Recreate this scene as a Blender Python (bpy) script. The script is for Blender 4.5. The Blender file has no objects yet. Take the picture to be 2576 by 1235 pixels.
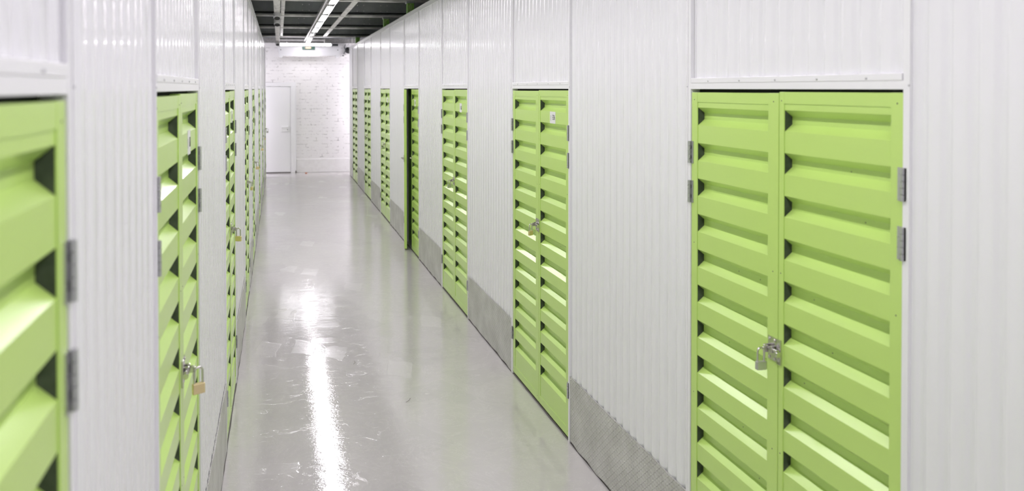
import bpy, bmesh, math, random
from mathutils import Vector, Matrix
random.seed(7)
SC = bpy.context.scene
COL = SC.collection

# ------------------------------------------------------------------ camera
CH = 2.1
YAW, PITCH, ROLL = math.radians(8.618), math.radians(0.762), math.radians(0.1687)
fwd = Vector((math.sin(YAW)*math.cos(PITCH), math.cos(YAW)*math.cos(PITCH), -math.sin(PITCH)))
rgt = Vector((math.cos(YAW), -math.sin(YAW), 0))
dwn = fwd.cross(rgt); dwn.normalize()
if dwn.z > 0: dwn = -dwn
r2 = rgt*math.cos(ROLL) + dwn*math.sin(ROLL)
d2 = -rgt*math.sin(ROLL) + dwn*math.cos(ROLL)
cam = bpy.data.cameras.new('camera')
co = bpy.data.objects.new('camera', cam); COL.objects.link(co)
m = Matrix.Identity(4)
for i in range(3):
    m[i][0] = r2[i]; m[i][1] = -d2[i]; m[i][2] = -fwd[i]
m[0][3], m[1][3], m[2][3] = 0, 0, CH
co.matrix_world = m
cam.sensor_width = 36; cam.sensor_fit = 'HORIZONTAL'
cam.lens = 1770*36/2576
cam.shift_x = 0.12366; cam.shift_y = -0.14457
cam.clip_start = 0.02; cam.clip_end = 100
cam.dof.use_dof = True; cam.dof.focus_distance = 4.7; cam.dof.aperture_fstop = 2.5
SC.camera = co

# ------------------------------------------------------------------ world, exposure, sampling
W = bpy.data.worlds.new('world'); SC.world = W; W.use_nodes = True
W.node_tree.nodes['Background'].inputs[0].default_value = (0.9, 0.93, 1.0, 1)
W.node_tree.nodes['Background'].inputs[1].default_value = 0.02
SC.view_settings.view_transform = 'Standard'; SC.view_settings.look = 'None'
SC.view_settings.gamma = 1; SC.view_settings.use_curve_mapping = False
SC.view_settings.exposure = 0.0
LAMP = 56.0           # radiance of the lit tubes
SC.cycles.use_denoising = True
SC.cycles.max_bounces = 7; SC.cycles.diffuse_bounces = 5; SC.cycles.glossy_bounces = 4
SC.cycles.sample_clamp_indirect = 6
SC.cycles.use_adaptive_sampling = True; SC.cycles.adaptive_threshold = 0.06; SC.cycles.adaptive_min_samples = 16; SC.cycles.light_sampling_threshold = 0.02

# ------------------------------------------------------------------ plan (metres)
XL, XR = -0.310, 1.695
WT = 3.089            # top of the partition walls
HD = 2.083            # top of the green leaves
YEND = 17.65
PER = 2.2549
RD = [(1.6946+PER*k, 1.6946+PER*k+1.0034) for k in range(7)]
LD = [(0.15, 1.094), (1.856, 2.797), (4.155, 5.084), (6.47, 7.38), (8.32, 9.20), (10.85, 11.80), (13.15, 14.08), (15.60, 16.60)]
REND, LEND = 16.95, 16.95

# ------------------------------------------------------------------ materials
def mat(name, col, rough=0.5, metal=0.0, coat=0.0, spec=0.5, emit=None, estr=0.0):
    M = bpy.data.materials.new(name); M.use_nodes = True
    b = M.node_tree.nodes['Principled BSDF']
    b.inputs['Base Color'].default_value = (*col, 1)
    b.inputs['Roughness'].default_value = rough
    b.inputs['Metallic'].default_value = metal
    b.inputs['Coat Weight'].default_value = coat
    b.inputs['Coat Roughness'].default_value = 0.08
    b.inputs['Specular IOR Level'].default_value = spec
    if emit:
        b.inputs['Emission Color'].default_value = (*emit, 1)
        b.inputs['Emission Strength'].default_value = estr
    return M
def nd(M, t, **kw):
    n = M.node_tree.nodes.new(t)
    for k, v in kw.items(): setattr(n, k, v)
    return n
def ln(M, a, ao, b, bi): M.node_tree.links.new(a.outputs[ao], b.inputs[bi])
def bsdf(M): return M.node_tree.nodes['Principled BSDF']
def objco(M, scale=(1,1,1)):
    t = nd(M, 'ShaderNodeTexCoord'); mp = nd(M, 'ShaderNodeMapping')
    mp.inputs['Scale'].default_value = scale
    ln(M, t, 'Object', mp, 'Vector'); return mp
def noise(M, vec, scale, detail=2, rough=0.5, dist=0.0):
    n = nd(M, 'ShaderNodeTexNoise'); n.inputs['Scale'].default_value = scale
    n.inputs['Detail'].default_value = detail; n.inputs['Roughness'].default_value = rough
    n.inputs['Distortion'].default_value = dist
    ln(M, vec, 0, n, 'Vector'); return n
def ramp(M, src, out, stops):
    r = nd(M, 'ShaderNodeValToRGB'); ln(M, src, out, r, 'Fac')
    e = r.color_ramp.elements
    while len(e) < len(stops): e.new(0.5)
    for i, (p, c) in enumerate(stops):
        e[i].position = p; e[i].color = (c, c, c, 1) if isinstance(c, (int, float)) else (*c, 1)
    return r
def maprange(M, src, out, a, b, c, d):
    n = nd(M, 'ShaderNodeMapRange'); ln(M, src, out, n, 'Value')
    n.inputs['From Min'].default_value = a; n.inputs['From Max'].default_value = b
    n.inputs['To Min'].default_value = c; n.inputs['To Max'].default_value = d
    return n
def mathn(M, op, a, b=None, av=None, bv=None):
    n = nd(M, 'ShaderNodeMath', operation=op)
    if a: ln(M, a[0], a[1], n, 0)
    elif av is not None: n.inputs[0].default_value = av
    if b: ln(M, b[0], b[1], n, 1)
    elif bv is not None: n.inputs[1].default_value = bv
    return n
def mixc(M, fac, c1, c2):
    n = nd(M, 'ShaderNodeMix', data_type='RGBA')
    ln(M, fac[0], fac[1], n, 0)
    for i, c in ((6, c1), (7, c2)):
        if isinstance(c, tuple) and isinstance(c[0], (int, float)): n.inputs[i].default_value = (*c, 1)
        else: ln(M, c[0], c[1], n, i)
    return n
def bump(M, h, ho, strength=0.2, dist=0.01, prev=None):
    n = nd(M, 'ShaderNodeBump'); n.inputs['Strength'].default_value = strength
    n.inputs['Distance'].default_value = dist
    ln(M, h, ho, n, 'Height')
    if prev: ln(M, prev, 0, n, 'Normal')
    ln(M, n, 0, bsdf(M), 'Normal'); return n

WHITE = mat('white_painted_sheet', (0.86, 0.855, 0.885), 0.20, coat=0.4)
WHITE.node_tree.nodes['Principled BSDF'].inputs['Coat Roughness'].default_value = 0.05
v = objco(WHITE, (1, 1, 0.12)); nz = noise(WHITE, v, 3.0, 2)
bump(WHITE, nz, 0, 0.012, 0.02)
FRAMEW = mat('white_painted_steel_trim', (0.87, 0.865, 0.885), 0.30, coat=0.2)
v = objco(FRAMEW); nz = noise(FRAMEW, v, 60, 2); bump(FRAMEW, nz, 0, 0.03, 0.002)
GREEN = mat('lime_green_paint', (0.53, 0.745, 0.185), 0.36, coat=0.6)
GREEN.node_tree.nodes['Principled BSDF'].inputs['Coat Roughness'].default_value = 0.22
v = objco(GREEN); nz = noise(GREEN, v, 45, 3); bump(GREEN, nz, 0, 0.04, 0.002)
nz2 = noise(GREEN, v, 6, 2); mr = maprange(GREEN, nz2, 0, 0.3, 0.7, 0.33, 0.40); ln(GREEN, mr, 0, bsdf(GREEN), 'Roughness')
WEB = mat('shaded_unpainted_web', (0.035, 0.045, 0.035), 0.35, spec=0.4)
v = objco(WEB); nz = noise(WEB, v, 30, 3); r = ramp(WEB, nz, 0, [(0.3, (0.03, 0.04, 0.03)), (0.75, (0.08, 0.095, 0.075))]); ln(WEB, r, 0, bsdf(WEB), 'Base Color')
GALV = mat('galvanised_steel', (0.55, 0.55, 0.57), 0.33, metal=0.9)
v = objco(GALV); nz = noise(GALV, v, 90, 3); mr = maprange(GALV, nz, 0, 0.3, 0.7, 0.25, 0.45); ln(GALV, mr, 0, bsdf(GALV), 'Roughness')
PIN = mat('hinge_gap_shadow_steel', (0.10, 0.10, 0.12), 0.4, metal=0.6)
CHROME = mat('bright_zinc_steel', (0.68, 0.66, 0.64), 0.18, metal=1.0)
v = objco(CHROME); nz = noise(CHROME, v, 120, 2); bump(CHROME, nz, 0, 0.05, 0.001)
BRASS = mat('brushed_brass', (0.84, 0.68, 0.40), 0.36, metal=0.75)
v = objco(BRASS, (1, 1, 30)); nz = noise(BRASS, v, 60, 2); bump(BRASS, nz, 0, 0.06, 0.001)
PSTEEL = mat('brushed_padlock_steel', (0.56, 0.56, 0.54), 0.38, metal=0.85)
v = objco(PSTEEL, (1, 1, 30)); nz = noise(PSTEEL, v, 60, 2); bump(PSTEEL, nz, 0, 0.06, 0.001)

PLATE = mat('aluminium_tread_plate', (0.50, 0.495, 0.475), 0.42, metal=0.55)
M = PLATE
v = objco(M)
sep = nd(M, 'ShaderNodeSeparateXYZ'); ln(M, v, 0, sep, 0)
a1 = mathn(M, 'MULTIPLY', (sep, 'Y'), bv=1/0.036); b1 = mathn(M, 'MULTIPLY', (sep, 'Z'), bv=1/0.036)
p1 = mathn(M, 'ADD', (a1, 0), (b1, 0)); p2 = mathn(M, 'SUBTRACT', (a1, 0), (b1, 0))
def lens(pa, pb):
    fa = mathn(M, 'FRACT', (pa, 0)); fb = mathn(M, 'FRACT', (pb, 0))
    ca = mathn(M, 'PINGPONG', (fa, 0), bv=0.5); cb = mathn(M, 'PINGPONG', (fb, 0), bv=0.5)
    sa = mathn(M, 'MULTIPLY', (ca, 0), bv=3.2)
    sm = mathn(M, 'ADD', (sa, 0), (cb, 0))
    return maprange(M, sm, 0, 1.3, 1.9, 0, 1)
l1 = lens(p1, p2)
p3 = mathn(M, 'ADD', (p1, 0), bv=0.5); p4 = mathn(M, 'ADD', (p2, 0), bv=0.5)
l2 = lens(p4, p3)
mx = mathn(M, 'MAXIMUM', (l1, 0), (l2, 0))
nz = noise(M, v, 6, 4, 0.6); nzf = noise(M, v, 160, 2)
bb = bump(M, mx, 0, 0.9, 0.004)
bump(M, nz, 0, 0.35, 0.02, prev=bb)
r = ramp(M, nz, 0, [(0.3, (0.54, 0.535, 0.505)), (0.7, (0.70, 0.695, 0.67))]); ln(M, r, 0, bsdf(M), 'Base Color')
mr = maprange(M, nzf, 0, 0.3, 0.7, 0.33, 0.52); ln(M, mr, 0, bsdf(M), 'Roughness')

FLOOR = mat('glossy_grey_epoxy', (0.56, 0.535, 0.525), 0.45, coat=1.0)
M = FLOOR
v = objco(M); vy = objco(M, (0.45, 1.0, 1)); vx = objco(M, (1.0, 0.28, 1))
big = noise(M, v, 0.9, 3, 0.55, 0.3)
def patches(scale, rot, sx, sy, keep, size, seed, warp=0.06):
    """sharp-edged trowelled repair patches"""
    vr = nd(M, 'ShaderNodeMapping'); vr.inputs['Rotation'].default_value = (0, 0, rot); vr.inputs['Scale'].default_value = (sx, sy, 1)
    vr.inputs['Location'].default_value = (seed, seed*1.7, 0)
    ln(M, v, 0, vr, 0)
    w_ = noise(M, vr, 6, 4, 0.6)
    va = nd(M, 'ShaderNodeVectorMath', operation='MULTIPLY_ADD'); ln(M, w_, 1, va, 0); va.inputs[1].default_value = (warp, warp, 0); ln(M, vr, 0, va, 2)
    vo = nd(M, 'ShaderNodeTexVoronoi'); vo.distance = 'CHEBYCHEV'; vo.inputs['Scale'].default_value = scale; ln(M, va, 0, vo, 'Vector')
    sc = nd(M, 'ShaderNodeSeparateColor'); ln(M, vo, 'Color', sc, 0)
    m1 = ramp(M, sc, 0, [(1-keep, 0.0), (1-keep+0.01, 1.0)])
    m2 = ramp(M, vo, 'Distance', [(size, 1.0), (size+0.02, 0.0)])
    return mathn(M, 'MULTIPLY', (m1, 0), (m2, 0))
pa = patches(2.6, 0.30, 1.5, 0.9, 0.17, 0.33, 3.1, 0.10)
pb = patches(1.7, -0.5, 1.1, 1.3, 0.28, 0.40, 7.7, 0.12)
pc = patches(4.2, 0.1, 0.8, 1.6, 0.14, 0.36, 1.3, 0.09)
sc1 = noise(M, vy, 9, 6, 0.7, 1.6); scf = ramp(M, sc1, 0, [(0.60, 0.0), (0.64, 1.0)])
sc2 = noise(M, v, 3.0, 7, 0.72, 2.2); edge = mathn(M, 'PINGPONG', (sc2, 0), bv=0.5)
scr = ramp(M, edge, 0, [(0.488, 0.0), (0.497, 1.0)])
base = mixc(M, (big, 0), (0.475, 0.448, 0.445), (0.585, 0.558, 0.555))
k1 = mathn(M, 'MULTIPLY', (pa, 0), bv=0.32); c1 = mixc(M, (k1, 0), (base, 2), (0.66, 0.64, 0.635))
k2 = mathn(M, 'MULTIPLY', (pb, 0), bv=0.35); c2 = mixc(M, (k2, 0), (c1, 2), (0.46, 0.44, 0.435))
k3 = mathn(M, 'MULTIPLY', (scr, 0), bv=0.35); c3 = mixc(M, (k3, 0), (c2, 2), (0.70, 0.68, 0.67))
ln(M, c3, 2, bsdf(M), 'Base Color')
rg = maprange(M, big, 0, 0.35, 0.65, 0.03, 0.08)
q1 = mathn(M, 'MULTIPLY', (pa, 0), bv=0.10); q2 = mathn(M, 'MULTIPLY', (pb, 0), bv=0.05); q3 = mathn(M, 'MULTIPLY', (scf, 0), bv=0.07); q4 = mathn(M, 'MULTIPLY', (pc, 0), bv=0.09)
r1_ = mathn(M, 'ADD', (rg, 0), (q1, 0)); r2_ = mathn(M, 'ADD', (r1_, 0), (q2, 0)); r3_ = mathn(M, 'ADD', (r2_, 0), (q3, 0)); r4_ = mathn(M, 'ADD', (r3_, 0), (q4, 0))
ln(M, r4_, 0, bsdf(M), 'Coat Roughness'); bsdf(M).inputs['Coat IOR'].default_value = 2.25
fine = noise(M, v, 70, 3, 0.65); mid = noise(M, vy, 7, 4, 0.55, 0.5); wav = noise(M, vy, 22, 3, 0.55)
b0 = bump(M, mid, 0, 0.13, 0.008); b1_ = bump(M, wav, 0, 0.24, 0.003, prev=b0)
b2_ = bump(M, fine, 0, 0.30, 0.0012, prev=b1_)
psum = mathn(M, 'ADD', (pa, 0), (pc, 0)); psum2 = mathn(M, 'ADD', (psum, 0), (scf, 0))
b3_ = bump(M, psum2, 0, 0.30, 0.0012, prev=b2_)
ln(M, b3_, 0, bsdf(M), 'Coat Normal')

BRICK = mat('white_painted_brick', (0.8, 0.79, 0.79), 0.55)
M = BRICK
t = nd(M, 'ShaderNodeTexCoord'); sp = nd(M, 'ShaderNodeSeparateXYZ'); ln(M, t, 'Object', sp, 0)
cb = nd(M, 'ShaderNodeCombineXYZ'); ln(M, sp, 'X', cb, 0); ln(M, sp, 'Z', cb, 1)
wb = noise(M, cb, 13, 5, 0.7); wv = nd(M, 'ShaderNodeVectorMath', operation='MULTIPLY_ADD'); ln(M, wb, 1, wv, 0); wv.inputs[1].default_value = (0.03, 0.03, 0); ln(M, cb, 0, wv, 2)
bk = nd(M, 'ShaderNodeTexBrick'); bk.inputs['Scale'].default_value = 1.0
bk.inputs['Brick Width'].default_value = 0.27; bk.inputs['Row Height'].default_value = 0.080
bk.inputs['Mortar Size'].default_value = 0.0055; bk.inputs['Mortar Smooth'].default_value = 0.25
bk.inputs['Color1'].default_value = (1, 1, 1, 1); bk.inputs['Color2'].default_value = (0.9, 0.9, 0.9, 1); bk.inputs['Mortar'].default_value = (0, 0, 0, 1)
ln(M, wv, 0, bk, 'Vector')
sparse = noise(M, cb, 8, 6, 0.75); sm_ = ramp(M, sparse, 0, [(0.50, 0.0), (0.64, 1.0)])
jm = mathn(M, 'MULTIPLY', (bk, 'Fac'), (sm_, 0))
cc = mixc(M, (jm, 0), (0.89, 0.875, 0.875), (0.24, 0.22, 0.215)); ln(M, cc, 2, bsdf(M), 'Base Color')
inv = mathn(M, 'SUBTRACT', None, (bk, 'Fac'), av=1.0)
bA = bump(M, inv, 0, 0.35, 0.008); nb = noise(M, cb, 40, 4); bump(M, nb, 0, 0.25, 0.006, prev=bA)

PLAST = mat('white_plaster', (0.78, 0.765, 0.76), 0.5)
v = objco(PLAST); nz = noise(PLAST, v, 12, 4, 0.6); bump(PLAST, nz, 0, 0.15, 0.01)
r = ramp(PLAST, nz, 0, [(0.3, (0.82, 0.805, 0.80)), (0.6, (0.88, 0.87, 0.865))]); ln(PLAST, r, 0, bsdf(PLAST), 'Base Color')
DOORW = mat('white_door_paint', (0.89, 0.89, 0.90), 0.35)
v = objco(DOORW); nz = noise(DOORW, v, 8, 2); bump(DOORW, nz, 0, 0.04, 0.005)
LINT = mat('grey_concrete_lintel', (0.27, 0.26, 0.255), 0.7)
v = objco(LINT); nz = noise(LINT, v, 22, 5, 0.7); r = ramp(LINT, nz, 0, [(0.3, (0.16, 0.155, 0.15)), (0.7, (0.34, 0.33, 0.32))]); ln(LINT, r, 0, bsdf(LINT), 'Base Color')
DECK = mat('dark_grey_deck', (0.045, 0.05, 0.05), 0.6)
v = objco(DECK); nz = noise(DECK, v, 4, 4, 0.6); r = ramp(DECK, nz, 0, [(0.3, (0.29, 0.305, 0.315)), (0.7, (0.38, 0.395, 0.40))]); ln(DECK, r, 0, bsdf(DECK), 'Base Color')
FLANGE = mat('pale_galvanised_flange', (0.46, 0.44, 0.43), 0.45, metal=0.3)
v = objco(FLANGE); nz = noise(FLANGE, v, 5, 4); r = ramp(FLANGE, nz, 0, [(0.3, (0.55, 0.53, 0.52)), (0.6, (0.86, 0.84, 0.83))]); ln(FLANGE, r, 0, bsdf(FLANGE), 'Base Color')
DUCT = mat('off_white_cable_tray', (0.80, 0.77, 0.76), 0.4)
v = objco(DUCT, (1, 0.3, 1)); nz = noise(DUCT, v, 14, 5, 0.7); r = ramp(DUCT, nz, 0, [(0.33, (0.42, 0.40, 0.39)), (0.50, (0.82, 0.79, 0.78))]); ln(DUCT, r, 0, bsdf(DUCT), 'Base Color')
HOUS = mat('lamp_housing_aluminium', (0.62, 0.61, 0.60), 0.22, metal=0.6)
v = objco(HOUS); nz = noise(HOUS, v, 20, 2); bump(HOUS, nz, 0, 0.05, 0.002)
LITT = mat('lit_end_tube', (1, 1, 1), 0.3, emit=(1.0, 0.95, 1.02), estr=LAMP*0.38)
LITFILL = mat('lit_fill_tube', (1, 1, 1), 0.3, emit=(1.0, 0.95, 1.02), estr=LAMP*5.5)
REFL = mat('grey_louvre', (0.10, 0.10, 0.098), 0.6)
LIT = mat('lit_tube', (1, 1, 1), 0.3, emit=(1.0, 0.95, 1.02), estr=LAMP)
UNLIT = mat('unlit_tube', (0.8, 0.8, 0.8), 0.15, coat=0.5)
BLACK = mat('black_plastic_and_recess_shade', (0.012, 0.012, 0.014), 0.4)
DGREY = mat('dark_grey_box', (0.06, 0.065, 0.07), 0.45)
EXITG = mat('sign_green', (0.018, 0.075, 0.05), 0.35)
ORANGE = mat('lit_orange_panel', (0.9, 0.5, 0.3), 0.4, emit=(1.0, 0.55, 0.32), estr=0.45)
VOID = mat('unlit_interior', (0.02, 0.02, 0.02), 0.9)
POST = mat('green_post_paint', (0.20, 0.42, 0.07), 0.4)
LABEL = mat('white_sticker', (0.80, 0.80, 0.80), 0.35)
INK = mat('black_ink', (0.03, 0.03, 0.03), 0.5)
LEAFM = mat('dry_orange_scrap', (0.6, 0.2, 0.08), 0.7)
HAIR = mat('dark_fibre', (0.10, 0.08, 0.07), 0.7)
CAULK = mat('dirty_joint', (0.15, 0.14, 0.13), 0.8)
WIREM = mat('copper_and_grey_wire', (0.42, 0.36, 0.28), 0.4, metal=0.5)

# ------------------------------------------------------------------ mesh helpers
class MB:
    def __init__(s): s.v = []; s.f = []; s.mi = []; s.sm = []
    def add(s, vs, fs, mi=0, smooth=False):
        o = len(s.v); s.v += [tuple(x) for x in vs]
        for f in fs: s.f.append([o+i for i in f]); s.mi.append(mi); s.sm.append(smooth)
    def box(s, a, b, mi=0, bev=0.0):
        x0, x1 = sorted((a[0], b[0])); y0, y1 = sorted((a[1], b[1])); z0, z1 = sorted((a[2], b[2]))
        if bev > 0:
            bm = bmesh.new(); bmesh.ops.create_cube(bm, size=1)
            for q in bm.verts: q.co = Vector(((x0+x1)/2+q.co.x*(x1-x0), (y0+y1)/2+q.co.y*(y1-y0), (z0+z1)/2+q.co.z*(z1-z0)))
            bmesh.ops.bevel(bm, geom=bm.edges[:], offset=bev, segments=2, affect='EDGES', profile=0.5)
            bm.verts.index_update()
            s.add([q.co[:] for q in bm.verts], [[q.index for q in f.verts] for f in bm.faces], mi)
            bm.free(); return
        s.add([(x0,y0,z0),(x1,y0,z0),(x1,y1,z0),(x0,y1,z0),(x0,y0,z1),(x1,y0,z1),(x1,y1,z1),(x0,y1,z1)],
              [(0,3,2,1),(4,5,6,7),(0,1,5,4),(1,2,6,5),(2,3,7,6),(3,0,4,7)], mi)
    def tube(s, pts, r, n=10, mi=0, cap=True):
        pts = [Vector(p) for p in pts]; rings = []
        up = Vector((0.123, 0.31, 0.94)).normalized()
        for i, p in enumerate(pts):
            d = (pts[min(i+1, len(pts)-1)] - pts[max(i-1, 0)]).normalized()
            u = d.cross(up)
            if u.length < 0.1: u = d.cross(Vector((1, 0, 0)))
            u.normalize(); w = d.cross(u)
            rr = r[i] if isinstance(r, (list, tuple)) else r
            rings.append([p + (u*math.cos(2*math.pi*k/n) + w*math.sin(2*math.pi*k/n))*rr for k in range(n)])
        vs = [q for R in rings for q in R]; fs = []
        for i in range(len(pts)-1):
            for k in range(n):
                a = i*n+k; b = i*n+(k+1) % n
                fs.append((a, b, b+n, a+n))
        s.add(vs, fs, mi, True)
        if cap:
            s.add(rings[0], [tuple(range(n))], mi); s.add(rings[-1], [tuple(range(n))], mi)
    def ball(s, c, r, mi=0, sq=(1,1,1)):
        bm = bmesh.new(); bmesh.ops.create_uvsphere(bm, u_segments=16, v_segments=10, radius=r)
        bm.verts.index_update()
        s.add([(c[0]+q.co.x*sq[0], c[1]+q.co.y*sq[1], c[2]+q.co.z*sq[2]) for q in bm.verts], [[q.index for q in f.verts] for f in bm.faces], mi, True)
        bm.free()
    def build(s, name, mats, parent=None, loc=(0,0,0)):
        me = bpy.data.meshes.new(name); me.from_pydata(s.v, [], s.f)
        if not isinstance(mats, (list, tuple)): mats = [mats]
        for q in mats: me.materials.append(q)
        me.polygons.foreach_set('material_index', s.mi)
        me.polygons.foreach_set('use_smooth', s.sm)
        bm = bmesh.new(); bm.from_mesh(me); bmesh.ops.recalc_face_normals(bm, faces=bm.faces[:]); bm.to_mesh(me); bm.free()
        me.update()
        o = bpy.data.objects.new(name, me); COL.objects.link(o); o.location = loc
        if parent: o.parent = parent
        return o
def tag(o, label=None, cat=None, group=None, kind=None):
    if label: o['label'] = label
    if cat: o['category'] = cat
    if group: o['group'] = group
    if kind: o['kind'] = kind
    return o
def empty(name, loc, label, cat, group=None):
    o = bpy.data.objects.new(name, None); COL.objects.link(o); o.location = loc; o.empty_display_size = 0.1
    return tag(o, label, cat, group)
def struct(o): o['kind'] = 'structure'; return o

# corrugated sheet: fine vertical ribs. s=+1 right wall, -1 left wall; w points into the corridor
PITCHW = 0.069
def rib_profile(y0, y1, phase=0.0):
    pts = []; key = [(0.0, 0.0), (0.006, 0.0010), (0.019, 0.0015), (0.032, 0.0010), (0.038, 0.0), (0.0445, -0.0042), (0.049, -0.0058), (0.0535, -0.0062), (0.058, -0.0058), (0.0625, -0.0042)]
    k0 = int(math.floor((y0-phase)/PITCHW))-1; k1 = int(math.ceil((y1-phase)/PITCHW))+1
    raw = []
    for k in range(k0, k1+1):
        rr = random.Random(k*7+int(phase*1000)); j = rr.uniform(-0.0005, 0.0005); tl = rr.uniform(-0.016, 0.016)
        for (a, w) in key: raw.append((phase+k*PITCHW+a, w+(j+tl*(a-0.019))*(a < 0.039)))
    def at(y):
        for i in range(len(raw)-1):
            if raw[i][0] <= y <= raw[i+1][0]:
                t = (y-raw[i][0])/(raw[i+1][0]-raw[i][0]); return raw[i][1]*(1-t)+raw[i+1][1]*t
        return 0.0
    pts = [(y0, at(y0))] + [p for p in raw if y0+1e-4 < p[0] < y1-1e-4] + [(y1, at(y1))]
    return pts
def sheet(mb, s, x, y0, y1, z0, z1, w0, phase=0.0, mi=0):
    pts = rib_profile(y0, y1, phase); n = len(pts)
    vs = [(x-s*(w0+w), y, z0) for y, w in pts] + [(x-s*(w0+w), y, z1) for y, w in pts]
    mb.add(vs, [(i, i+1, n+i+1, n+i) for i in range(n-1)], mi, True)

# ------------------------------------------------------------------ shell
fl = MB(); NX, NY = 6, 30
fl.add([(-4, -4, 0), (5, -4, 0), (5, 18.2, 0), (-4, 18.2, 0)], [(0, 1, 2, 3)])
fl.add([(-4, -4, -0.1), (5, -4, -0.1), (5, 18.2, -0.1), (-4, 18.2, -0.1)], [(0, 1, 2, 3)])
struct(fl.build('floor', FLOOR))

def wall(side):
    s, X, doors, yend = (1, XR, RD, REND) if side == 'right' else (-1, XL, LD, LEND)
    mb = MB()
    edges = []; prev = -4.0
    for i, (a, b) in enumerate(doors):
        edges.append((prev, a-0.022, i == 0)); prev = b+0.022
    edges.append((prev, yend-0.05, False))
    for k, (a, b, first) in enumerate(edges):
        sheet(mb, s, X, a, b, 0.0 if (k == 0 or (s < 0 and k == 1)) else 0.372, WT-0.045, -0.0045, phase=0.013*k)
    w = struct(mb.build('wall_'+side, WHITE))
    # top flashing and corner post
    c = MB()
    c.box((X-s*0.004, -4, WT-0.052), (X+s*0.02, yend, WT-0.006))
    c.box((X-s*0.007, -4, WT-0.008), (X+s*0.05, yend, WT))
    y = -3.5
    while y < yend-0.6:
        y += 0.9+0.2*random.random(); c.box((X-s*0.0095, y, WT-0.012), (X-s*0.003, y+0.03, WT+0.004), 1)
    c.build('top_flashing', [FRAMEW, FLANGE], w)
    p = MB()
    p.box((X-s*0.003, yend-0.052, 0), (X+s*0.045, yend, WT-0.006), bev=0.003)
    p.build('corner_post', FRAMEW, w)
    # return wall closing the row of units towards the end corridor
    e = MB(); e.box((X+s*0.046, yend-0.03, 0), (X+s*2.6, yend-0.001, WT-0.006)); e.build('end_panel', FRAMEW, w)
    # dirty joint where wall meets floor
    j = MB(); n = 240; vs = []; rr = random.Random(5+s)
    for i in range(n+1):
        y = -0.5+(yend+0.5)*i/n; g = 0.003+0.004*rr.random()
        vs += [(X+s*0.01, y, 0.0012), (X-s*g, y, 0.0012)]
    j.add(vs, [(2*i, 2*i+1, 2*i+3, 2*i+2) for i in range(n)])
    j.build('floor_joint', CAULK, w)
    return w
wall('right'); wall('left')

# hollow dark units behind the partitions
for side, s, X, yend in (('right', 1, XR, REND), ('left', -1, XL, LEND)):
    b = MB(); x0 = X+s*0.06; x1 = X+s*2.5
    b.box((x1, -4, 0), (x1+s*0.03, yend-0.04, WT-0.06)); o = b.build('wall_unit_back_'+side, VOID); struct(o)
    b = MB(); b.box((x0, -4, WT-0.06), (x1, yend-0.04, WT-0.03)); struct(b.build('ceiling_light_blocker_'+side, VOID))  # added unseen roof slab keeps lamp light out of the open-topped units
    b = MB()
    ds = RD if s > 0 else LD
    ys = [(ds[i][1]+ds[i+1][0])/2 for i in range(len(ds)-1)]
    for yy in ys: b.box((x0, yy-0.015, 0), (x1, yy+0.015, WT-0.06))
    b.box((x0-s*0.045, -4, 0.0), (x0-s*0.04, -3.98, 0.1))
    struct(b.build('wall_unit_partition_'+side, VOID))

# ------------------------------------------------------------------ end wall
bw = MB(); bw.box((-3.2, YEND, 0), (4.4, YEND+0.3, 3.23)); BWO = struct(bw.build('wall_back', BRICK))
pl = MB(); pl.box((0.43, YEND-0.022, 0), (4.4, YEND-0.001, 0.34), bev=0.01); struct(pl.build('baseboard_back', PLAST))
li = MB(); li.box((-3.2, YEND-0.03, 3.23), (4.4, YEND+0.3, 3.345)); li.box((-3.2, YEND+0.0, 3.345), (4.4, YEND+0.3, 3.60), 1)
li.box((-0.03, YEND-0.055, 3.275), (1.15, YEND-0.03, 3.31), 2)
struct(li.build('trim_1', [LINT, DECK, FLANGE]))
d = MB(); d.box((-0.55, YEND-0.035, 0.025), (0.285, YEND-0.003, 2.145), bev=0.003); DO = struct(d.build('door_1', DOORW))
f = MB()
f.box((-0.66, YEND-0.05, 2.15), (0.40, YEND-0.002, 2.245), bev=0.004); f.box((0.29, YEND-0.05, 0.0), (0.40, YEND-0.002, 2.15), bev=0.004)
f.box((-0.66, YEND-0.05, 0.0), (-0.555, YEND-0.002, 2.15), bev=0.004)
f.box((0.40, YEND-0.018, 0.0), (0.43, YEND-0.002, 2.26))
f.build('door_frame', DOORW, DO)
f = MB(); f.box((-0.55, YEND-0.03, 0.0), (0.29, YEND-0.01, 0.022)); f.box((0.40, YEND-0.055, 0.0), (0.425, YEND-0.02, 0.05)); f.build('threshold', CAULK, DO)
f = MB(); f.box((0.06, YEND-0.05, 1.03), (0.235, YEND-0.036, 1.17), bev=0.004); f.box((0.07, YEND-0.07, 1.125), (0.225, YEND-0.05, 1.16), bev=0.004)
f.box((0.205, YEND-0.055, 1.065), (0.217, YEND-0.05, 1.09), 1); f.build('latch_housing', [DOORW, DGREY], DO)
fw = MB(); fw.box((-4, -4.1, 0), (5, -4.0, 3.6)); struct(fw.build('wall_front', WHITE))

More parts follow.
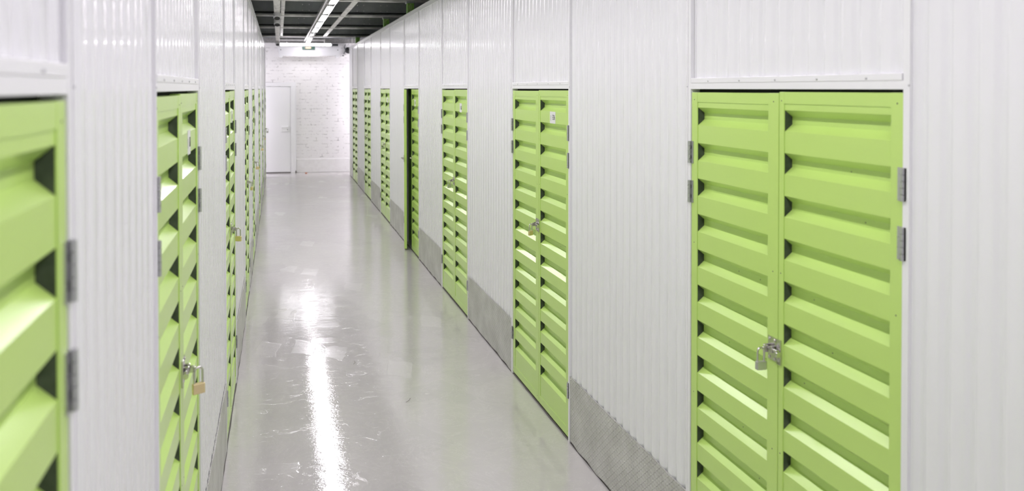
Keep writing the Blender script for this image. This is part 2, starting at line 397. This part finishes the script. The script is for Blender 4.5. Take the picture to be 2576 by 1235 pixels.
# ------------------------------------------------------------------ ceiling
ce = MB(); ce.box((-4, -4.1, 3.575), (5, YEND+0.3, 3.65)); struct(ce.build('ceiling', DECK))
JY = [0.75, 3.0, 5.25, 7.5, 9.73, 11.85, 14.20, 16.62]
JN = {3.0: 'above the frame, third joist back', 5.25: 'above the frame, second joist back', 7.5: 'just above the top edge of the photo', 9.73: 'its pale flange at the top photo edge', 11.85: 'second from the top of the photo', 14.20: 'second from the white brick end wall', 16.62: 'nearest the white brick end wall'}
for y in JY[1:]:
    r_ = empty('steel_joist', (0.7, y, 3.30), 'dark steel ceiling joist across the corridor, '+JN[y], 'joist', 'steel joists under the dark deck')
    b = MB()
    b.box((-4.5, -0.004, 0.004), (4.2, 0.004, 0.275)); b.box((-4.5, -0.007, 0.055), (4.2, -0.004, 0.078), 2); b.box((-4.5, -0.016, 0.078), (4.2, -0.004, 0.082))  # black strip paints in the shaded recess line above the flange
    for bx in (-1.9, -0.3, 0.62, 1.02):
        for q in (0, 0.11):
            for zz in (0.10, 0.2): b.ball((bx+q, -0.006, zz), 0.009, 1)
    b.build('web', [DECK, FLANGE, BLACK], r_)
    b = MB(); b.box((-4.5, -0.055, 0.0), (4.2, 0.03, 0.004)); b.box((-4.5, -0.060, 0.0), (4.2, -0.053, 0.030)); b.build('bottom_flange', FLANGE, r_)
for i, (y, nm) in enumerate(((9.62, 'at the top edge of the photo'), (11.83, 'second one down the row'), (16.2, 'farthest, beside the brick end wall'))):
    r_ = empty('steel_post', (1.80, y, 0), 'green steel post rising above the right wall top, '+nm, 'post', 'green posts behind the right partition')
    b = MB(); b.box((-0.035, -0.05, 0), (0.055, 0.05, 3.27)); b.build('column', POST, r_)
    b = MB(); b.box((-0.05, -0.06, 3.27), (0.07, 0.06, 3.298)); b.build('head_plate', DECK, r_)
for (y, n) in ((9.3, 3), (11.4, 2)):
    b = MB(); rr = random.Random(n)
    for k in range(n):
        x0 = XR+0.035+0.02*k; dx = rr.uniform(-0.02, 0.02)
        b.tube([(x0, y+0.01*k, WT), (x0+dx, y+0.02*k, WT+0.05), (x0-dx, y+0.03, WT+0.1), (x0+2*dx, y+0.01, WT+0.14)], 0.0025, 6)
    tag(b.build('tie_wire', WIREM), 'loose twisted tie wires on the right wall top by the '+('nearest' if n == 3 else 'second')+' green post', 'wire', 'tie wires on the wall top')

# cable tray, flat strips, sensors
r_ = empty('cable_tray', (-0.018, 10, 3.19), 'off-white dirty cable tray running along the ceiling, left of the lamps', 'cable tray')
b = MB(); b.box((-0.043, -13.9, 0.0), (0.043, 7.1, 0.05), bev=0.004); b.build('tray_body', DUCT, r_)
b = MB(); b.box((-0.018, -13.9, -0.006), (-0.010, 7.1, 0.0)); b.box((0.014, -13.9, -0.006), (0.022, 7.1, 0.0)); b.build('rail', DUCT, r_)
for y in (-4, -1.5, 1.5, 4, 6.8):
    b = MB(); b.box((-0.05, y-0.012, -0.002), (0.05, y+0.012, 0.108)); b.build('hanger', FLANGE, r_)
for x, nm, ya, yb in ((0.068, 'narrow, close beside the cable tray', -3.9, 16.35), (1.065, 'right of the lamps', -3.9, 16.4)):
    w_ = 0.028 if x < 0.5 else 0.042
    r_ = empty('ceiling_strip', (x, ya, 3.306), 'flat white metal strip under the ceiling, '+nm, 'strip', 'flat ceiling strips')
    b = MB(); b.box((-w_, 0, 0), (w_, yb-ya, 0.012)); b.build('strip', DUCT, r_)
    for k in (6.2, 10.4, 14.7, 19.3):
        b = MB(); b.box((-w_-0.006, k, -0.003), (w_+0.006, k+0.03, 0.02)); b.build('clip', FLANGE, r_)
for y, nm in ((10.2, 'nearer the camera'), (11.25, 'second along the tray'), (16.35, 'at the far end of the tray')):
    r_ = empty('ceiling_spotlight', (-0.018, y, 3.10), 'small white cylindrical spotlight under the cable tray, '+nm, 'spotlight', 'spotlights under the cable tray')
    b = MB(); n = 20
    prof = [(0.045, 0.0), (0.052, 0.012), (0.052, 0.085), (0.03, 0.104)]
    for i in range(len(prof)-1):
        (ra_, za), (rb_, zb) = prof[i], prof[i+1]
        vs = [(ra_*math.cos(2*math.pi*k/n), ra_*math.sin(2*math.pi*k/n), za) for k in range(n)]+[(rb_*math.cos(2*math.pi*k/n), rb_*math.sin(2*math.pi*k/n), zb) for k in range(n)]
        b.add(vs, [(k, (k+1) % n, n+(k+1) % n, n+k) for k in range(n)], 0, True)
    b.build('body', FRAMEW, r_)
    r_.rotation_euler = (-0.55, 0, 0)
    b = MB(); b.add([(0.043*math.cos(2*math.pi*k/n), 0.043*math.sin(2*math.pi*k/n), 0.004) for k in range(n)], [tuple(range(n))]); b.build('lens', BLACK, r_)

# ------------------------------------------------------------------ lamps: louvred tube lights in a row
def lamp(y0, y1, lit, label):
    r_ = empty('tube_light', (0.70, y0, 3.20), label, 'light', 'tube lights in the ceiling row')
    L = y1-y0
    b = MB()
    b.box((-0.075, 0, 0.045), (0.062, L+0.0, 0.075)); b.box((-0.098, 0, 0.02), (-0.086, L, 0.075)); b.box((-0.086, 0, 0.06), (-0.075, L, 0.075))
    for sx in (-1, 1):
        n0 = (sx*0.062, 0, 0.0); q = 0.048*sx
        b.add([(sx*0.060, 0, 0.045), (q*0.98, 0, 0.0), (q*0.98, L, 0.0), (sx*0.060, L, 0.045)], [(0, 1, 2, 3)])
    b.build('housing', HOUS, r_)
    for ya, yb in ((0.0, 0.145), (L-0.145, L)):
        b = MB(); n = 6
        vs = []; fs = []
        for i in range(n+1):
            yy = ya+(yb-ya)*i/n; z = 0.006-0.001*math.sin(math.pi*i/n)
            vs += [(-0.046, yy, z), (0.046, yy, z)]
        for i in range(n): fs.append((2*i, 2*i+1, 2*i+3, 2*i+2))
        b.add(vs, fs, 0, True); b.build('reflector', REFL, r_)
    b = MB(); n = 8; hw = 0.040
    if lit:
        vs = []
        for i in range(n+1):
            a = math.pi*i/n; x = -hw*math.cos(a); z = 0.022-0.014*math.sin(a)
            vs += [(x, 0.14, z), (x, L-0.14, z)]
        b.add(vs, [(2*i, 2*i+1, 2*i+3, 2*i+2) for i in range(n)], 0, True)
        b.build('lit_diffuser', LIT, r_)
    else:
        for cx_ in (-0.018, 0.018): b.tube([(cx_, 0.1, 0.02), (cx_, L-0.1, 0.02)], 0.009, 8)
        b.build('tube', UNLIT, r_)
seg = []
y = 9.42
ks = [9.42, 10.62, 11.78, 12.98, 14.12, 15.26, 16.42]
ends = [10.619, 11.779, 12.979, 14.119, 15.259, 16.419, 17.3]
ORD = ['first fully seen from the top edge of the photo', 'second fully seen from the top edge', 'third fully seen from the top edge', 'last lit one before the two unlit ones', 'nearer of the two unlit ones', 'farther of the two unlit ones', 'at the end of the row by the end wall']
lamp(8.22, 9.419, True, 'bright tube light cut by the top edge of the photo, in the ceiling row')
for i, (a, b_) in enumerate(zip(ks, ends)): lamp(a, b_, i not in (4, 5), ('unlit' if i in (4, 5) else 'bright')+' tube light, '+ORD[i])
y = 8.22; k = 0
NEAR = ['just before', 'second before', 'third before', 'fourth before', 'fifth before', 'sixth before', 'seventh before', 'eighth before', 'ninth before']
while y > -1.4:
    y -= 1.2; lamp(y, y+1.199, True, 'tube light above the frame, '+NEAR[k]+' the one cut by the top edge'); k += 1

# ------------------------------------------------------------------ end wall fittings
r_ = empty('air_curtain', (0.752, YEND-0.24, 2.86), 'long white air curtain heater mounted high on the brick end wall', 'heater')
b = MB()
def trap(mb, xa, xb, za, xc, xd, zb, y0, y1, mi=0):
    mb.add([(xa, y0, za), (xb, y0, za), (xd, y0, zb), (xc, y0, zb), (xa, y1, za), (xb, y1, za), (xd, y1, zb), (xc, y1, zb)], [(0,1,2,3),(4,5,6,7),(0,1,5,4),(1,2,6,5),(2,3,7,6),(3,0,4,7)], mi)
trap(b, -0.733, 0.733, 0.035, -0.786, 0.786, 0.262, 0.0, 0.235)
b.build('casing', FRAMEW, r_)
for s in (-1, 1):
    b = MB(); trap(b, s*0.735, s*0.665, 0.0, s*0.742, s*0.64, 0.045, -0.004, 0.2); b.build('end_foot', FRAMEW, r_)
    b = MB(); b.ball((s*0.70, -0.002, 0.185), 0.011); b.build('screw', DGREY, r_)
b = MB(); b.box((-0.62, 0.0, 0.022), (0.62, 0.20, 0.034)); b.build('outlet_grille', DUCT, r_)
for s_, xs_ in ((1, 3.0), (-1, -1.9)):  # added fill tubes, out of view, that brighten the brick end wall
    for zz in (1.9,):
        r_ = empty('wall_lamp', (xs_, 16.955, zz), 'added unseen fill tube behind the far end of the '+('right' if s_ > 0 else 'left')+' wall, facing the brick wall', 'light')
        b = MB(); b.box((-0.62, 0, 0), (0.62, 0.03, 0.06)); b.build('batten', FRAMEW, r_)
        b = MB(); b.tube([(-0.6, 0.045, 0.03), (0.6, 0.045, 0.03)], 0.018, 12); b.build('lit_tube', LITFILL, r_)
r_ = empty('fluorescent_lamp', (0.64, 16.85, 3.108), 'bright horizontal tube lamp above the air curtain on the end wall', 'light')
b = MB(); b.tube([(-0.60, 0, 0.03), (0.60, 0, 0.03)], 0.03, 14); b.build('lit_tube', LITT, r_)
b = MB(); b.tube([(-0.64, 0, 0.03), (-0.60, 0, 0.03)], 0.024, 12); b.build('end_cap', FRAMEW, r_)
b = MB(); b.tube([(0.60, 0, 0.03), (0.635, 0, 0.03)], 0.024, 12); b.build('end_cap', FRAMEW, r_)
b = MB(); b.box((-0.63, 0.045, 0.01), (0.63, 0.10, 0.055)); b.build('batten', FRAMEW, r_)
for hx in (-0.45, 0.45):
    b = MB(); b.box((hx-0.0012, 0.065, 0.055), (hx+0.0012, 0.068, 0.46)); b.build('hanger', FLANGE, r_)
b = MB(); b.box((0.63, -0.02, 0.005), (0.77, 0.06, 0.05)); b.build('driver_box', DGREY, r_)
r_ = empty('exit_sign', (0.733, YEND-0.275, 3.048), 'small dark green sign with a lit orange patch below the end lamp', 'sign')
b = MB(); b.box((-0.153, 0, 0.0), (0.153, 0.03, 0.082), bev=0.003); b.build('sign_panel', EXITG, r_)
b = MB(); n = 24; vs = []
for k in range(n):
    a = 2*math.pi*k/n; cx_ = 0.048 if math.cos(a) > 0 else -0.048
    vs.append((cx_-0.008+0.022*math.cos(a), -0.004, 0.046+0.020*math.sin(a)))
vs2 = [(x, 0.002, z) for x, y_, z in vs]
b.add(vs+vs2, [tuple(range(n))]+[(k, (k+1) % n, n+(k+1) % n, n+k) for k in range(n)]); b.build('lit_patch', ORANGE, r_)
r_ = empty('alarm_siren', (1.72, YEND-0.13, 2.96), 'round black siren on the end wall beside the right wall end', 'siren')
b = MB(); b.ball((0, 0, 0.085), 0.082, 0, (1, 0.9, 1)); b.build('horn', BLACK, r_)
b = MB(); b.box((-0.03, 0.02, 0.05), (0.03, 0.128, 0.11)); b.box((-0.05, 0.06, -0.035), (0.02, 0.128, 0.03), 1); b.build('bracket', [DGREY, PLAST], r_)
r_ = empty('junction_box', (1.60, YEND, 2.88), 'small white junction box right of the air curtain', 'junction box')
b = MB(); b.box((-0.05, -0.05, 0), (0.05, -0.001, 0.07), bev=0.004); b.build('box', PLAST, r_)
b = MB(); b.box((-0.02, -0.056, 0.025), (0.02, -0.05, 0.045)); b.build('clasp', DGREY, r_)
b = MB(); b.tube([(1.78, YEND-0.3, 3.45), (1.80, YEND-0.3, 3.36), (1.80, YEND-0.3, 3.2), (1.79, YEND-0.27, 3.12), (1.77, YEND-0.25, 3.05)], 0.006, 8)
b.tube([(1.62, YEND-0.04, 2.96), (1.66, YEND-0.06, 3.05), (1.63, YEND-0.05, 3.13), (1.66, YEND-0.04, 3.2)], 0.008, 8, 1)
tag(b.build('hanging_cable', [FLANGE, DGREY]), 'thin pale cable hanging from the ceiling beside the black siren', 'cable')
b = MB(); b.box((1.585, 17.40, 2.30), (1.61, 17.43, 2.42)); 
b = MB(); b.ball((0.66, 17.42, 0.012), 0.028, 0, (1.1, 0.8, 0.4)); tag(b.build('leaf_scrap', LEAFM), 'small orange scrap on the floor near the end wall', 'debris')

# ------------------------------------------------------------------ padlocks, latches, hinges
def make_padlock(loc, side, mt, label, rot=0.0, big=1.0, group='padlocks on the storage doors'):
    """hangs in the plane across the corridor; origin at the underside of the body"""
    r_ = empty('padlock', loc, label, 'padlock', group)
    r_.rotation_euler = (0, 0, rot)
    b = MB(); w, t_, h = 0.036*big, 0.014*big, 0.030*big
    b.box((-w/2, -t_/2, 0), (w/2, t_/2, h), bev=0.0025)
    b.build('body', mt, r_)
    b = MB(); r = 0.0125*big; top = h+0.034*big; pts = [(-r, 0, h-0.004)]
    pts.append((-r, 0, h+0.012))
    for k in range(9):
        a = math.pi-math.pi*k/8; pts.append((r*math.cos(a), 0, top+r*math.sin(a)))
    pts += [(r, 0, h+0.012), (r, 0, h-0.004)]
    b.tube(pts, 0.0034*big, 10); b.build('shackle', CHROME, r_)
    b = MB(); n = 12; b.add([(0.006*math.cos(2*math.pi*k/n), 0.005*math.sin(2*math.pi*k/n), -0.0006) for k in range(n)], [tuple(range(n))]); b.build('keyway', DGREY, r_)
    return r_

def hinge(parent, s, d, z, a0=0.0, h=0.092):
    """butt hinge at the leaf's hinge line; d=+1 if the leaf runs to higher y"""
    b = MB()
    b.box((0.0, d*0.001, z), (-s*0.0025, d*0.016, z+h))
    n = 5
    for k in range(n):
        za = z+h*k/n+0.0006; zb = z+h*(k+1)/n-0.0006
        b.tube([(-s*0.007, -d*0.004, za), (-s*0.007, -d*0.004, zb)], 0.0062, 10, 0 if k % 2 == 0 else 0)
        if k % 2: b.box((-s*0.0005, -d*0.001, za), (-s*0.0032, -d*0.010, zb), 1)
    b.box((-s*0.001, -d*0.004, z), (-s*0.0035, -d*0.013, z+h))
    b.box((-s*0.0026, d*0.003, z+h*0.2), (-s*0.0033, d*0.0055, z+h*0.35), 1); b.box((-s*0.0026, d*0.003, z+h*0.65), (-s*0.0033, d*0.0055, z+h*0.8), 1)
    b.build('hinge', [GALV, PIN], parent)

def latch(parent, s, d, L, z=1.19):
    """pad bolt on the far leaf beside the meeting edge; parent is the leaf (hinge origin)"""
    e = L; q = lambda a: d*(e-a)
    b = MB()
    b.box((0.0005-s*0.0, q(0.004), z-0.040), (-s*0.0028, q(0.046), z+0.042))
    b.box((0.0, q(0.0), z-0.043), (-s*0.0055, q(-0.018), z+0.043), bev=0.0008)
    # cut-out shading ridges and rivets
    for a, zz in ((0.012, 0.033), (0.012, -0.031), (0.038, 0.033), (0.038, -0.031), (-0.009, 0.028), (-0.009, -0.03)):
        b.ball((-s*0.004, q(a), z+zz), 0.0045, 0, (0.6, 1, 1))
    b.tube([(-s*0.013, q(-0.016), z+0.004), (-s*0.013, q(0.050), z+0.004)], 0.0062, 12)
    for a in (0.010, 0.036): b.box((-s*0.002, q(a-0.004), z-0.008), (-s*0.021, q(a+0.004), z+0.016), bev=0.002)
    # bolt end disc faces the near side
    b.tube([(-s*0.013, q(-0.022), z-0.004), (-s*0.013, q(-0.016), z-0.004)], 0.0095, 14, 0)
    # eye tab that takes the shackle
    b.box((-s*0.018, q(0.022), z-0.010), (-s*0.034, q(0.026), z+0.014), bev=0.0015)
    b.ball((-s*0.036, q(0.024), z+0.004), 0.007, 0, (1, 0.5, 1))
    b.build('latch', CHROME, parent)

ZB, ZT = 0.017, HD
def leaf(root, s, y0, L, d, sw_free, gap_top=0.0, angle=0.0, with_latch=False, label_kind=None, hinges=True):
    """y0: hinge position relative to the root; runs along d"""
    zt = ZT-gap_top; TH = 0.034; sw = 0.041; rail = 0.040; brail = 0.05
    f = MB()
    P = lambda a, w, z: (-s*w, d*a, z)
    def bx(a0, a1, w0, w1, z0, z1, mi=0, bev=0.0): f.box(P(a0, w0, z0), P(a1, w1, z1), mi, bev)
    bx(0.002, sw, -TH, 0, ZB, zt, 0, 0.0012)
    bx(L-sw_free, L-0.0015, -TH, 0.0, ZB, zt, 0, 0.0012)
    bx(sw, L-sw_free, -TH, -0.0008, zt-rail, zt-0.0005); bx(sw, L-sw_free, -TH, -0.0008, ZB, ZB+brail)
    # inner webs of the stiles: unpainted steel, with groove shade painted in
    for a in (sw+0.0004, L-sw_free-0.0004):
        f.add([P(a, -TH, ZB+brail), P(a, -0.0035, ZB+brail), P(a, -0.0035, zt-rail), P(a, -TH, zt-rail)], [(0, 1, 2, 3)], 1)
    # rivets
    for a in (sw*0.5, L-sw_free*0.5):
        for zz in (zt-0.03, zt-0.62, zt-1.24, ZB+0.03): f.ball(P(a, 0.0, zz), 0.0022, 2, (0.5, 1, 1))
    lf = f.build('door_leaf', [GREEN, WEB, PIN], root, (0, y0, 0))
    # ribbed sheet
    g = MB(); z = zt-rail+0.004; prof = [(z, -0.003)]
    z = zt-rail-0.022; cr, va = -0.0030, -0.0315
    while z-0.073 > ZB+brail+0.02:
        prof += [(z, cr), (z-0.0225, va), (z-0.0485, va), (z-0.0725, cr)]
        z -= 0.1455
    prof.append((ZB+brail-0.004, cr))
    n = len(prof); a0, a1 = sw-0.001, L-sw_free+0.001
    vs = [P(a0, w, zz) for zz, w in prof]+[P(a1, w, zz) for zz, w in prof]
    g.add(vs, [(i, i+1, n+i+1, n+i) for i in range(n-1)])
    # closed back skin so no light comes through
    g.add([P(a0, -TH+0.001, ZB), P(a1, -TH+0.001, ZB), P(a1, -TH+0.001, zt), P(a0, -TH+0.001, zt)], [(0, 1, 2, 3)])
    rr = random.Random(int(root.location.y*100)+d)
    for k in range(6):
        zz = prof[1+4*rr.randint(1, (len(prof)-2)//4-1)][0]-0.035; aa = rr.uniform(a0+0.03, a1-0.03)
        g.ball(P(aa, va, zz), 0.002, 1, (0.5, 1, 1))
    g.build('ribbed_panel', [GREEN, PIN], lf)
    if hinges:
        for zz in (1.785, 1.622, 0.255): hinge(lf, s, d, zz)
    if with_latch: latch(lf, s, d, L)
    if label_kind:
        zc = prof[5][0]-0.0; zc = (prof[4][0]+prof[5][0])/2
        t_ = MB(); lw, lh = 0.088, 0.074
        # face is read from the corridor: reading direction runs towards -y on the right wall, +y on the left
        rd = -s; ac = L-sw_free-0.20 if label_kind != 'L' else L*0.55
        ac = L*0.52
        yc = d*ac
        x0 = -s*(-0.0030); x1 = -s*(-0.0018)
        if label_kind == 'strip': lw, lh = 0.075, 0.085
        t_.box((x0, yc-lw/2, zc-lh/2), (x1, yc+lw/2, zc+lh/2))
        xf = -s*(-0.0014)
        def ink(u0, u1, v0, v1): t_.box((x1, yc+rd*u0, zc+v0), (xf, yc+rd*u1, zc+v1), 1)
        ink(-0.030, -0.0275, -0.020, 0.014)
        if label_kind == 'text':
            cu = bpy.data.curves.new('t', 'FONT'); cu.body = 'E06'; cu.size = 0.046; cu.align_x = 'CENTER'; cu.align_y = 'CENTER'
            to = bpy.data.objects.new('t', cu); COL.objects.link(to); bpy.context.view_layer.update()
            dg = bpy.context.evaluated_depsgraph_get(); me = to.evaluated_get(dg).to_mesh()
            t_.add([(xf, yc+rd*(q.co.x*0.62+0.018), zc+q.co.y) for q in me.vertices], [tuple(p.vertices) for p in me.polygons], 1)
            bpy.data.objects.remove(to)
        else:
            for q in range(3):
                u = 0.006+q*0.011
                ink(u, u+0.0075, -0.017, -0.013); ink(u, u+0.0075, 0.013, 0.017); ink(u, u+0.003, -0.015, 0.015); ink(u+0.0045, u+0.0075, -0.015, 0.0 if q % 2 else 0.015)
        o = t_.build('number_label', [LABEL, INK], lf); o['label'] = 'white unit number sticker' + (' reading E06' if label_kind == 'text' else '')
    if angle: lf.rotation_euler = (0, 0, angle)
    return lf

def door(s, X, a, b, label, text, ajar=False):
    root = empty('storage_door', (X, a, 0), label, 'door', 'green storage doors on the '+('right' if s > 0 else 'left')+' wall')
    root['kind'] = 'thing'
    Wd = b-a; half = Wd*0.515
    # frame: jambs, header, screw strip
    f = MB()
    def bx(y0, y1, w0, w1, z0, z1, mi=0, bev=0.0): f.box((-s*w0, y0, z0), (-s*w1, y1, z1), mi, bev)
    JT = WT-0.055
    for e, q in ((-0.022, -0.001), (Wd+0.001, Wd+0.022)):
        bx(e, q, -0.055, 0.0035, 0, JT, 0, 0.001)
    bx(-0.024, -0.019, -0.01, 0.006, 0, JT); bx(Wd+0.019, Wd+0.024, -0.01, 0.006, 0, JT)
    bx(-0.001, Wd+0.001, -0.055, 0.003, HD+0.009, HD+0.034, 0, 0.001)
    bx(0.002, Wd-0.002, -0.010, 0.0045, HD+0.034, HD+0.054, 0, 0.001)
    for k in range(5):
        yy = Wd*(0.12+0.19*k); f.ball((-s*0.005, yy, HD+0.041), 0.0035, 1, (0.6, 1, 1))
    f.ball((-s*0.006, -0.0215, HD+0.02), 0.003, 1, (0.6, 1, 1)); f.ball((-s*0.006, Wd+0.0215, HD+0.02), 0.003, 1, (0.6, 1, 1))
    f.build('door_frame', [FRAMEW, GALV], root)
    t_ = MB(); pts = rib_profile(0.0, Wd, 0.02+a*0.37 % 0.05); n = len(pts); z0, z1 = HD+0.050, WT-0.045
    t_.add([(-s*(-0.008+w*0.9), y_, z0) for y_, w in pts]+[(-s*(-0.008+w*0.9), y_, z1) for y_, w in pts], [(i, i+1, n+i+1, n+i) for i in range(n-1)], 0, True)
    t_.build('transom_panel', WHITE, root)
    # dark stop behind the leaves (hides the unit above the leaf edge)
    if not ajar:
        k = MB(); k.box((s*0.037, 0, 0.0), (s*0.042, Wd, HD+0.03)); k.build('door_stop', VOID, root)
    # near leaf hinged at low y, far leaf hinged at high y
    Ln = Wd-half; far = half
    lab = text
    if s > 0:
        leaf(root, s, 0.0, Ln, 1, 0.024, label_kind=lab, gap_top=0.0)
        fl_ = leaf(root, s, Wd, far, -1, 0.054, gap_top=0.004, with_latch=True, angle=(-math.radians(10.6) if ajar else 0))
    else:
        leaf(root, s, 0.0, Ln, 1, 0.041, gap_top=0.004)
        fl_ = leaf(root, s, Wd, far, -1, 0.041, label_kind=lab, with_latch=True)
    if ajar:
        k = MB(); k.tube([(-s*0.006, Ln-0.03, 1.19+0.004), (-s*0.006, Ln+0.004, 1.194)], 0.006, 10); k.box((-s*0.0, Ln-0.022, 1.16), (-s*0.004, Ln-0.002, 1.235))
        k.ball((-s*0.012, Ln-0.004, 1.194), 0.010, 0, (1, 0.5, 1)); k.build('keeper', CHROME, root)
    return root

RL = [('nearest on the right wall, grey padlock', None), ('second on the right wall, brass padlock and sticker E06', 'text'), ('third on the right wall, steel padlock', 'strip'),
      ('fourth on the right wall, far leaf ajar, black inside', 'strip'), ('fifth on the right wall, just past the ajar one', 'strip'),
      ('sixth on the right wall, second from the end', 'strip'), ('seventh on the right wall, the farthest one', None)]
for i, (a, b_) in enumerate(RD):
    door(1, XR, a, b_, 'green ribbed double storage door, '+RL[i][0], RL[i][1], ajar=(i == 3))
LLB = ['nearest on the left wall, cut by the photo edge', 'second on the left wall, large brass padlock in front', 'third on the left wall, after the wide white panel',
       'fourth on the left wall, thin brass padlock', 'fifth on the left wall, brass padlock jutting out', 'sixth on the left wall, small brass padlock', 'seventh on the left wall, second from its end', 'last on the left wall by the white end door']
for i, (a, b_) in enumerate(LD):
    door(-1, XL, a, b_, 'green ribbed double storage door, '+LLB[i], 'strip' if i in (1, 2) else None)

def lock_at(s, X, a, b, i, mt, label, rot=0, big=1.0):
    Wd = b-a; half = Wd*0.515; ya = b-half+0.024
    w = 0.034+0.0125*big
    make_padlock((X-s*w, ya, 1.19+0.004-(0.030+0.034+0.0125)*big+0.003), s, mt, label, rot, big)
RLOCK = {0: (PSTEEL, 'grey steel padlock on the nearest right-hand green door', 0.0), 1: (BRASS, 'brass padlock on the right-hand door with the E06 sticker', 0.5), 2: (PSTEEL, 'silver padlock on the third right-hand green door', 0.2),
         4: (PSTEEL, 'tiny grey padlock on the green door just past the ajar one', 0.2), 5: (PSTEEL, 'tiny grey padlock on the second-last right-hand green door', 0.2)}
for i, (mt, lb, rt) in RLOCK.items(): lock_at(1, XR, *RD[i], i, mt, lb, rt)
LLOCK = {1: (BRASS, 'large brass padlock on the second left-hand green door, foreground', 0.45, 1.12), 2: (BRASS, 'brass padlock on the third left-hand green door', -0.3, 1.1), 3: (BRASS, 'narrow brass padlock turned edge-on, fourth left-hand green door', 1.2, 1.1),
         4: (BRASS, 'brass padlock jutting out from the fifth left-hand green door', 0.1, 1.2), 5: (BRASS, 'tiny brass padlock on the sixth left-hand green door', 0.2, 1.1),
         6: (BRASS, 'tiny brass padlock on the seventh left-hand green door', 0.9, 1.0), 7: (PSTEEL, 'small grey padlock seen against the white end door', 0.0, 1.3)}
for i, (mt, lb, rt, bg) in LLOCK.items(): lock_at(-1, XL, *LD[i], i, mt, lb, rt, bg)

# ------------------------------------------------------------------ kick plates
def plate(s, X, y0, y1, label):
    rr = random.Random(int(y0*100)); H_ = 0.395; b = MB(); ny, nz_ = max(4, int((y1-y0)/0.06)), 5
    def wv(y, z): return 0.0018*math.sin(y*9.1+z*4)+0.0012*math.sin(y*23+z*11+1)
    vs = []
    for j in range(nz_+1):
        for i in range(ny+1):
            y = y0+(y1-y0)*i/ny; z = 0.009+(H_-0.009)*j/nz_
            if j == 0: z += 0.003*math.sin(y*31)+0.002*math.sin(y*77)
            if j == nz_: z += 0.0015*math.sin(y*17)
            vs.append((-s*(0.0035+wv(y, z)), y-y0, z))
    m_ = ny+1; fs = [(j*m_+i, j*m_+i+1, (j+1)*m_+i+1, (j+1)*m_+i) for j in range(nz_) for i in range(ny)]
    b.add(vs, fs, 0, True)
    nn = len(vs); top = [(-s*(-0.002), v_[1], v_[2]) for v_ in vs[nz_*m_:]]
    b.add(vs[nz_*m_:]+top, [(i, i+1, m_+i+1, m_+i) for i in range(ny)])
    b.add([(s*0.012, 0.0, 0.004), (s*0.012, y1-y0, 0.004), (s*0.012, y1-y0, 0.36), (s*0.012, 0.0, 0.36)], [(0, 1, 2, 3)])
    o = b.build('kick_plate', PLATE, None, (X, y0, 0))
    tag(o, label, 'kick plate', 'tread plate kick plates on the '+('right' if s > 0 else 'left')+' wall')
names = ['nearest', 'second', 'third', 'ajar fourth', 'fifth', 'sixth', 'farthest']
for i in range(6):
    plate(1, XR, RD[i][1]+0.025, RD[i+1][0]-0.025, 'grey tread plate, right wall base, between the %s and %s green doors' % (names[i], names[i+1]))
plate(1, XR, RD[6][1]+0.025, REND-0.055, 'grey tread plate kick plate past the farthest right-hand green door')
ln_ = ['first', 'second', 'third', 'fourth', 'fifth', 'sixth', 'seventh', 'last']
for i in range(1, 7):
    plate(-1, XL, LD[i][1]+0.025, LD[i+1][0]-0.025, 'grey tread plate, left wall base, between the %s and %s green doors' % (ln_[i], ln_[i+1]))

# fibres lying on the floor
for k, (x, y, a, L_, nm) in enumerate(((0.83, 4.6, 0.6, 0.06, 'right of the bright floor reflection'), (0.55, 5.3, 1.0, 0.05, 'farther along the floor'))):
    b = MB(); pts = []
    for i in range(7):
        t_ = i/6; pts.append((x+L_*t_*math.cos(a)+0.008*math.sin(5*t_), y+L_*1.6*t_*math.sin(a), 0.0015+0.004*math.sin(math.pi*t_)))
    b.tube(pts, 0.0008, 6); tag(b.build('floor_fibre', HAIR), 'thin dark curled fibre lying on the glossy floor, '+nm, 'fibre', 'fibres on the floor')
